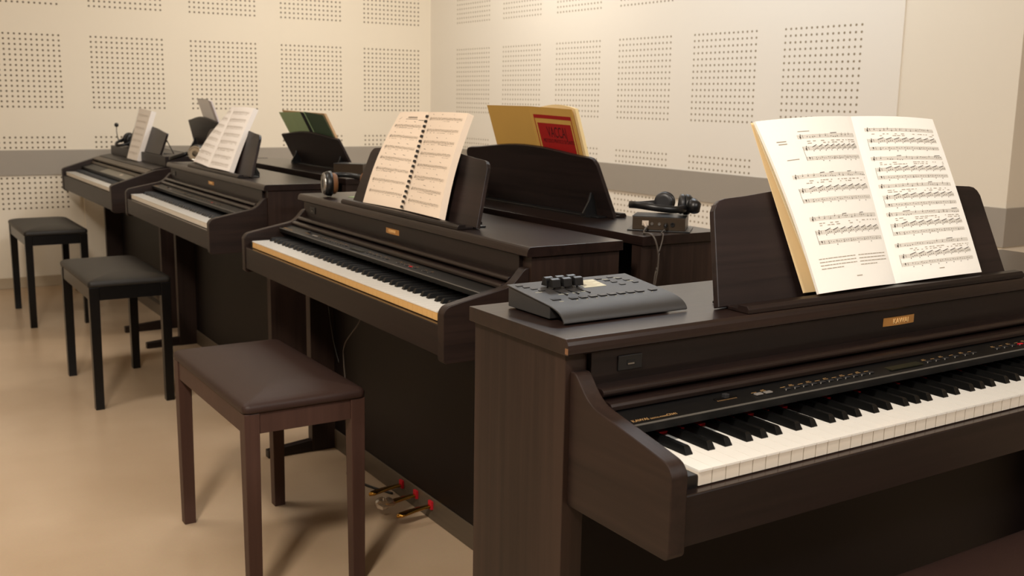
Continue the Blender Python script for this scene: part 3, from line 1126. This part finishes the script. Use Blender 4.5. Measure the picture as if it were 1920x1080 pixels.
def cover_page(tlx, trx, yt, yb, zt, zb, ztr=None):
    ztr = ztr or zt
    return (tlx, yt, zt), (trx, yt, ztr), (tlx, yb, zb), (trx, yb, zb)


# outer faces look towards +Y (the reader sits on the other side)
yt, yb = .350, .2585
cl = MB().grid(lambda u, v: Vector((.345 + .211 * u, yt + (yb - yt) * v - .0045 * math.sin(math.pi * u), 1.151 + .006 * u + (.872 - 1.151 - .006 * u) * v)), 10, 6,
               lambda u, v: Vector((.345 + .211 * u, yt + (yb - yt) * v + .0012 - .0045 * math.sin(math.pi * u), 1.151 + .006 * u + (.872 - 1.151 - .006 * u) * v)))
bm(cl, inv).build('front_cover', YELLOW, book)
cr = MB().grid(lambda u, v: Vector((.556 + .225 * u, yt + (yb - yt) * v - .003 * math.sin(math.pi * u), 1.157 + (.872 - 1.157) * v)), 10, 6,
               lambda u, v: Vector((.556 + .225 * u, yt + (yb - yt) * v + .0012 - .003 * math.sin(math.pi * u), 1.157 + (.872 - 1.157) * v)))
bm(cr, inv).build('back_cover', YELLOW, book)
pb = MB().grid(lambda u, v: Vector((.338 + .22 * u, yt - .014 * (1 - u) ** .5 + (yb - yt) * v - .001, 1.153 + .010 * math.sin(math.pi * min(1, u * 1.2)) * (1 - v) + (.8755 - 1.153) * v)), 12, 6,
               lambda u, v: Vector((.338 + .22 * u, yt - .005 + (yb - yt) * v - .0045 * math.sin(math.pi * u), 1.153 + .010 * math.sin(math.pi * min(1, u * 1.2)) * (1 - v) + (.8755 - 1.153) * v)))
bm(pb, inv).build('page_block', mat('page_yellowed', rgb(246, 222, 168), .8), book)


def onc(u, v, d=.0016):
    """point on the red/yellow front cover; u from the spine to the fore edge as seen, v down"""
    uu = 1 - u
    return Vector((.345 + .211 * uu, yt + (yb - yt) * v + d - .0045 * math.sin(math.pi * uu), 1.151 + .006 * uu + (.872 - 1.151 - .006 * uu) * v))


def patch(mb, u0, u1, v0, v1, d=.0017):
    o = len(mb.v)
    mb.grid(lambda a, b: onc(u0 + (u1 - u0) * a, v0 + (v1 - v0) * b, d), 8, 4)


rb = MB()
patch(rb, .07, .93, .075, .11)
patch(rb, .07, .085, .11, .95)
patch(rb, .915, .93, .11, .95)
patch(rb, .12, .88, .155, .93)
patch(rb, .12, .88, .90, .93)
bm(rb, inv).build('red_print', RED, book)
tx = lambda body, size, u, v, material, nm, sx=1.0: None


def cover_text(body, size, u, v, material, sx=1.0):
    """lettering bent onto the curved cover"""
    o_ = text_mesh('lettering', body, size, material, book, Matrix(), extrude=.0001, align='CENTER')
    for vt in o_.data.vertices:
        p = onc(u + vt.co.x * sx / .211, v - vt.co.y / .285, .0021 + vt.co.z)
        vt.co = inv @ p
    return o_


cover_text('VACCAJ', .042, .52, .290, DRED, .62)
cover_text('METODO PRATICO DI CANTO', .0150, .53, .345, DRED, .72)

# --- green books on the second back-turned piano
org = F6 @ Vector((.6, .235, .872))
book = thing('music_book', org, 0, 'green open book with a dark green folder against it, behind the second piano', 'book')
inv = Matrix.Translation(-org) @ F6


def slab(x0, x1, y_t, y_b, z_t0, z_t1, z_b, th, sh=0.0):
    return MB().grid(lambda u, v: Vector((x0 + (x1 - x0) * u, y_t + (y_b - y_t) * v, (z_t0 + (z_t1 - z_t0) * u) * (1 - v) + z_b * v)), 4, 4,
                     lambda u, v: Vector((x0 + (x1 - x0) * u, y_t + (y_b - y_t) * v + th, (z_t0 + (z_t1 - z_t0) * u) * (1 - v) + z_b * v)))


bm(slab(.59, .90, .342, .222, 1.106, 1.100, .8715, .003), inv).build('book_cover', GREEN, book)
bm(slab(.38, .595, .340, .218, 1.097, 1.108, .8715, .003), inv).build('book_cover', DGREEN, book)
bm(slab(.585, .620, .347, .226, 1.103, 1.107, .8715, .004), inv).build('spine', BLACKINK, book)
bm(slab(.37, .87, .330, .212, 1.104, 1.110, .8715, .010), inv).build('page_block', mat('page_tinted', rgb(226, 186, 140), .8, noise=.4, nscale=14), book)

# --- white folder on the third back-turned piano
org = F7 @ Vector((.55, .235, .872))
book = thing('music_folder', org, 0, 'small white paper folder sticking up behind a dark desk in the far corner', 'folder')
inv = Matrix.Translation(-org) @ F7
bm(slab(.475, .687, .312, .223, 1.148, 1.149, .8715, .004), inv).build('sheet', PAPERW, book)
bm(slab(.425, .478, .308, .219, 1.138, 1.147, .8715, .008), inv).build('fold', mat('paper_lilac', rgb(215, 205, 205), .8), book)
bm(slab(.476, .687, .3125, .3118, 1.151, 1.152, 1.149, .004), inv).build('binding_strip', BUTTON, book)


# ------------------------------------------------------------------ controller box on the nearest piano
org = F1 @ Vector((.085, .33, .8645))
mx = thing('sound_controller', org, 0, 'grey controller box with black sliders and buttons on the nearest piano', 'controller')
inv = Matrix.Translation(-org) @ F1
X0, X1 = -.028, .200
body = MB()
body.prism([(.402, .8665), (.402, .897), (.292, .8850), (.292, .8665)], X0 + .002, X1 - .002)
bm(body, inv).build('casing', MIXG, mx, bevel=.0012)
pr_ = [(.404, .8985), (.404, .8968), (.300, .8852)]
top = [(.404, .8990)] + refine([(.306, .8885), (.292, .8869), (.280, .8848), (.270, .8820), (.262, .8784), (.2565, .8742), (.2535, .8702), (.2525, .8672)], 3)
bot = [(y_ + .0026, z_ - .0014) for y_, z_ in top]
tp = MB().prism(top + bot[::-1], X0, X1 + .012 * 0)
bm(tp, inv).build('top_cover', MIXG, mx, bevel=.0006)
ft = MB()
for xx in (X0 + .012, X1 - .025):
    for yy in (.30, .385):
        ft.box(xx, xx + .012, yy, yy + .012, .8645, .8668)
bm(ft, inv).build('rubber_feet', BLACKP, mx)
zt_ = lambda yy: .8878 + (yy - .300) * (.0112 / .104)
# eight zone buttons in a row along the front and one apart
for k in range(9):
    xx = -.004 + .026 + k * .0178 + (.006 if k == 8 else 0)
    if k == 8:
        xx += .002
    b_ = MB().box(xx, xx + .0125, .305, .3145, zt_(.31), zt_(.31) + .0012)
    bm(b_, inv).build('button', BLACKP, mx, bevel=.0003)
bm(MB().box(-.008, .006, .309, .318, zt_(.31), zt_(.31) + .0012), inv).build('button', BLACKP, mx, bevel=.0003)
for (xx, yy) in ((-.019, .388), (-.013, .378), (-.006, .367), (.000, .356), (.128, .385), (.136, .374), (.142, .363), (.147, .348), (.153, .388), (.163, .378), (.170, .367), (.176, .352)):
    bm(MB().box(xx, xx + .010, yy, yy + .006, zt_(yy), zt_(yy) + .0012), inv).build('button', BLACKP, mx, bevel=.0003)
# six slider caps in two rows
for r_, yy in enumerate((.372, .360)):
    for k in range(3):
        xx = .018 + k * .021 + r_ * .004
        sl = MB().prism([(yy - .006, zt_(yy) + .003), (yy - .004, zt_(yy) + .015), (yy + .003, zt_(yy) + .0165), (yy + .008, zt_(yy) + .003)], xx, xx + .0155)
        bm(sl, inv).build('slider_cap', BLACKP, mx, bevel=.0009)
        st = MB().box(xx + .006, xx + .008, yy - .001, yy + .001, zt_(yy) - .0005, zt_(yy) + .004)
        st.box(xx + .006, xx + .008, yy - .034, yy + .012, zt_(yy) - .004, zt_(yy - .02) + .0003)
        bm(st, inv).build('slider_slot', BLACKP, mx)
lb = MB().prism([(.352, zt_(.352)), (.388, zt_(.388)), (.388, zt_(.388) + .0005), (.352, zt_(.352) + .0005)], .080, .122)
bm(lb, inv).build('label_plate', MIXL, mx)
ink_ = MB()
for k in range(5):
    yy = .357 + k * .0058
    ink_.prism([(yy, zt_(yy) + .0006), (yy + .0014, zt_(yy) + .0008), (yy + .0014, zt_(yy) + .0009), (yy, zt_(yy) + .0007)], .083, .108 + .01 * (k % 2))
bm(ink_, inv).build('label_print', INKL, mx)
marks = []
for k in range(9):
    marks.append((.028 + k * .0178, .030 + k * .0178, .3005, .3018, zt_(.301) - .0002, zt_(.301) + .0003))
for (xx, yy, L) in ((-.002, .3015, .008), (.018, .333, .018), (.044, .3335, .014), (.062, .336, .010), (-.010, .352, .012), (.136, .3825, .012), (.16, .385, .014), (.172, .3635, .012)):
    marks.append((xx, xx + L, yy, yy + .0012, zt_(yy) - .0002, zt_(yy) + .0003))
for q_ in marks:
    bm(MB().box(*q_), inv).build('panel_mark', MIXL, mx)


# ------------------------------------------------------------------ audio boxes and headphones
def audio_box(loc, rz, label, grp='small audio boxes on the back-turned pianos', w=.128, d=.095, h=.034, full=True):
    r = thing('audio_box', loc, rz, label, 'audio box', grp)
    MB().box(-w / 2 - .012, w / 2 + .012, -.004, d + .004, 0, .0025).build('base_plate', BLACKP, r, bevel=.0006)
    MB().box(-w / 2, w / 2, 0, d, .0028, h).build('casing', BOXM, r, bevel=.001)
    MB().box(-w / 2 - .001, w / 2 + .001, -.0012, d, h, h + .0015).build('casing_lid', BLACKP, r)
    if full:
        MB().box(-w / 2 + .024, -w / 2 + .040, -.0015, .004, .013, .025).build('socket', JACKW, r, bevel=.0005)
        for x in (-w / 2 + .048, -w / 2 + .066):
            MB().lathe([(.0036, 0), (.0036, .003), (.0018, .003), (.0018, .001)], (x, 0, .018), (0, -1, 0), 14).build('jack', STEEL, r)
        MB().lathe([(.0052, 0), (.0052, .004), (.003, .004), (.003, .001)], (w / 2 - .030, 0, .018), (0, -1, 0), 16).build('jack', BLACKP, r)
        MB().lathe([(.0045, 0), (.0045, .014), (.003, .020)], (w / 2 - .046, 0, .018), (0, -1, -.25), 12).build('plug', BLACKP, r)
        MB().tube([(-w / 2 + .030, -.002, .018), (-w / 2 + .036, -.018, .012)], [.004, .003], 10).build('plug', JACKW, r)
    return r


def headphones(loc, rz, label, cup=BLACKP, ring=None, pad=BLACKP, tilt=0, R=.078, grp='headphones lying on the pianos', flat=.012, twist=0, wide=.016):
    """cups stand on their rims, the band lies back towards -y"""
    r = thing('headphones', loc, rz, label, 'headphones', grp)
    cz = .041
    pts = []
    for k in range(21):
        t = math.pi * k / 20
        pts.append(Vector((R * math.cos(t), -.035 - .095 * math.sin(t), cz - (cz - flat) * math.sin(t))))
    band = MB()
    vs = []
    for i, p in enumerate(pts):
        dd = (pts[min(i + 1, 20)] - pts[max(i - 1, 0)]).normalized()
        up_ = Vector((0, 0, 1))
        n_ = dd.cross(up_).normalized()
        ww = wide / 2
        for a, b in ((-.0025, -ww), (.0025, -ww), (.0045, 0), (.0025, ww), (-.0025, ww), (-.0035, 0)):
            vs.append(p + n_ * a + up_ * b)
    fs = [(i * 6 + k, i * 6 + (k + 1) % 6, (i + 1) * 6 + (k + 1) % 6, (i + 1) * 6 + k) for i in range(20) for k in range(6)] + [tuple(range(6))[::-1], tuple(120 + k for k in range(6))]
    band.add(vs, fs).build('headband', cup, r, smooth=True)
    for s in (-1, 1):
        yk = MB().tube([(s * R, -.035, cz), (s * (R + .004), -.012, cz + .004), (s * R, .0, cz)], .0045, 8)
        yk.build('yoke', cup, r)
        MB().lathe([(.014, .018), (.034, .013), (.039, .004), (.040, -.008), (.036, -.010)], (s * (R - .004), .006, cz), (s, 0, 0), 24).build('ear_cup', cup, r, smooth=True)
        if ring:
            MB().lathe([(.027, 0), (.034, .0), (.035, -.003), (.029, .003), (.027, .002)], (s * (R + .012), .006, cz), (s, 0, 0), 24).build('cup_ring', ring, r)
        MB().lathe([(.018, -.012), (.028, -.012), (.033, -.006), (.034, .004), (.032, .010)], (s * (R - .018), .006, cz), (s, 0, 0), 24).build('ear_pad', pad, r, smooth=True)
    return r


def ring_headphones(loc, rz, label):
    """headband lying flat as a wide ring with small cups at its open end"""
    r = thing('headphones', loc, rz, label, 'headphones', 'headphones lying on the pianos')
    R, z = .070, .022
    vs = []
    n = 40
    a0, a1 = math.radians(80), math.radians(80 + 285)
    for i in range(n + 1):
        t = a0 + (a1 - a0) * i / n
        d = Vector((math.cos(t), math.sin(t) * .92, 0))
        zc = z + .004 * math.sin(t * 2)
        for a, b in ((-.002, -.0085), (.002, -.0085), (.0035, 0), (.002, .0085), (-.002, .0085), (-.0045, 0)):
            vs.append(d * (R + a) + Vector((0, 0, zc + b)))
    fs = [(i * 6 + k, i * 6 + (k + 1) % 6, (i + 1) * 6 + (k + 1) % 6, (i + 1) * 6 + k) for i in range(n) for k in range(6)] + [tuple(range(6))[::-1], tuple(n * 6 + k for k in range(6))]
    MB().add(vs, fs).build('headband', BLACKP, r, smooth=True)
    for ang, ax in ((78, (-.25, -1, 0)), (8, (-1, -.15, .1))):
        t = math.radians(ang)
        p = Vector((math.cos(t) * .068, math.sin(t) * .066, .026))
        MB().lathe([(.010, -.016), (.021, -.013), (.0255, -.006), (.026, .003), (.022, .005)], p, ax, 22).build('ear_cup', BLACKP, r, smooth=True)
        MB().lathe([(.018, .004), (.024, .006), (.0255, .011), (.023, .017), (.014, .017)], p, ax, 22).build('ear_pad', BUTTON, r, smooth=True)
    MB().tube([(.080, -.004, .034), (.088, -.012, .024), (.090, -.02, .012)], [.014, .018, .012], 12).build('hinge_cover', BLACKP, r, smooth=True)
    return r


boxl = Vector((-1.990, -4.898, .8645))
audio_box(boxl, math.atan2(-.09, .085), 'small metal audio box with front sockets, under headphones at the end of the piano')
bd = Matrix.Translation(boxl) @ Matrix.Rotation(math.atan2(-.09, .085), 4, 'Z')
ring_headphones(bd @ Vector((-.008, .050, .036)), math.radians(-43), 'black headphones with ring-like band lying on the audio box, behind the nearest piano')
headphones((-2.306, -3.768, .8645), math.radians(168), 'headphones with silver-rimmed cups and brown pads, left of the comb-bound score', ring=STEEL, pad=CUSHION, R=.070, flat=.058)
headphones((-2.262, -1.932, .8645), math.radians(-122.7), 'black headphones with a bright chrome ring, left of the slumped white score', ring=CHROME, R=.040)
headphones(F4 @ Vector((.235, .345, .8685)), math.radians(-60), 'black headset with raised boom microphone on the farthest left piano', R=.060)
# boom microphone of that headset
hs = [o for o in bpy.data.objects if o.name.startswith('headphones') and o.parent is None][-1]
loc_ = Matrix.Rotation(-math.radians(-60), 3, 'Z') @ (F4 @ Vector((.10, .275, .8685)) - hs.location)
MB().lathe([(.004, -.012), (.011, -.007), (.012, 0), (.011, .007), (.004, .012)], loc_ + Vector((0, 0, .122)), (0, 0, 1), 16).build('microphone', BLACKP, hs, smooth=True)
MB().tube([loc_ + Vector((.03, .02, .03)), loc_ + Vector((.012, .006, .022)), loc_ + Vector((.004, 0, .05)), loc_ + Vector((-.002, 0, .085)), loc_ + Vector((0, 0, .112))], [.005, .005, .003, .0022, .0022], 8).build('microphone_boom', BLACKP, hs)
b6 = F6 @ Vector((.150, .33, .8645))
audio_box(b6, math.radians(-45), 'black audio box half hidden behind the comb-bound score', full=False, h=.04)
# small leaflet under the headphones
lf = MB().box(-.05, .05, -.03, .03, 0, .0012)
o = lf.build('leaflet', mat('leaflet_green', rgb(165, 190, 140), .6))
o.location = F2 @ Vector((.115, .335, .8645))
o.rotation_euler = (0, 0, .4)
tag(o, 'small green leaflet lying under the headphones on the middle piano', 'leaflet')


# ------------------------------------------------------------------ cables
def cable(name, pts, r, m_, label):
    # smooth the polyline (Catmull-Rom)
    P = [Vector(p) for p in pts]
    out = []
    for i in range(len(P) - 1):
        p0, p1, p2, p3 = P[max(i - 1, 0)], P[i], P[i + 1], P[min(i + 2, len(P) - 1)]
        for k in range(6):
            t = k / 6
            out.append(.5 * ((2 * p1) + (p2 - p0) * t + (2 * p0 - 5 * p1 + 4 * p2 - p3) * t * t + (3 * p1 - p0 - 3 * p2 + p3) * t ** 3))
    out.append(P[-1])
    o = MB().tube(out, r, 8).build(name, m_, smooth=True)
    return tag(o, label, 'cable')


cable('cable', [bd @ Vector((-.0275, -.020, .010)), (-2.058, -4.925, .868), (-2.062, -4.950, .8685), (-2.061, -4.968, .860), (-2.054, -4.974, .83), (-2.052, -4.974, .80), (-2.060, -4.974, .77), (-2.064, -4.974, .70), (-2.062, -4.974, .50)], .0024, CABLEG, 'grey cable hanging from the left socket of the audio box')
cable('cable', [bd @ Vector((.018, -.022, .008)), (-2.020, -4.945, .868), (-2.030, -4.962, .8675), (-2.040, -4.972, .855), (-2.054, -4.978, .825), (-2.057, -4.980, .79), (-2.062, -4.980, .76), (-2.070, -4.980, .70), (-2.070, -4.980, .50)], .0016, CABLEG, 'thin grey cable hanging from the plug of the audio box')
cable('cable', [F2 @ Vector(p) for p in ((.42, .20, .635), (.37, .20, .53), (.25, .2, .43), (.24, .2, .36), (.26, .2, .28))], .0022, CABLEG, 'grey cable hanging under the middle keyboard, nearest its centre')
cable('cable', [F2 @ Vector(p) for p in ((.10, .20, .635), (.12, .20, .53), (.16, .20, .42), (.2, .2, .36))], .0016, CABLE, 'thin dark cable hanging at the left under the middle keyboard')
cable('cable', [F2 @ Vector(p) for p in ((.64, .20, .635), (.57, .20, .58), (.48, .2, .54))], .0016, CABLE, 'short thin cable under the middle keyboard, toward its right end')
cable('cable', [F2 @ Vector(p) for p in ((.22, .272, .004), (.20, .23, .004), (.26, .205, .004), (.36, .225, .004), (.45, .262, .004))], .0035, CABLE, 'black cable looping on the floor behind the pedals')

# crumpled clear wrap left on the middle pedal
wr = MB()
rw = random.Random(9)
vs = []
n1, n2 = 7, 9
for a in range(n1):
    for b in range(n2):
        th, ph = math.pi * (a + .5) / n1, 2 * math.pi * b / n2
        rr = 1 + rw.uniform(-.22, .22)
        vs.append((.030 * rr * math.sin(th) * math.cos(ph), .026 * rr * math.sin(th) * math.sin(ph), .017 * rr * math.cos(th)))
fs = [(a * n2 + b, a * n2 + (b + 1) % n2, (a + 1) * n2 + (b + 1) % n2, (a + 1) * n2 + b) for a in range(n1 - 1) for b in range(n2)]
fs += [tuple(range(n2))[::-1], tuple((n1 - 1) * n2 + b for b in range(n2))]
o = wr.add(vs, fs).build('plastic_wrap', PLASTICW)
o.location = F2 @ Vector((.585, .172, .038))
tag(o, 'crumpled clear plastic wrap on the middle brass pedal', 'wrap')
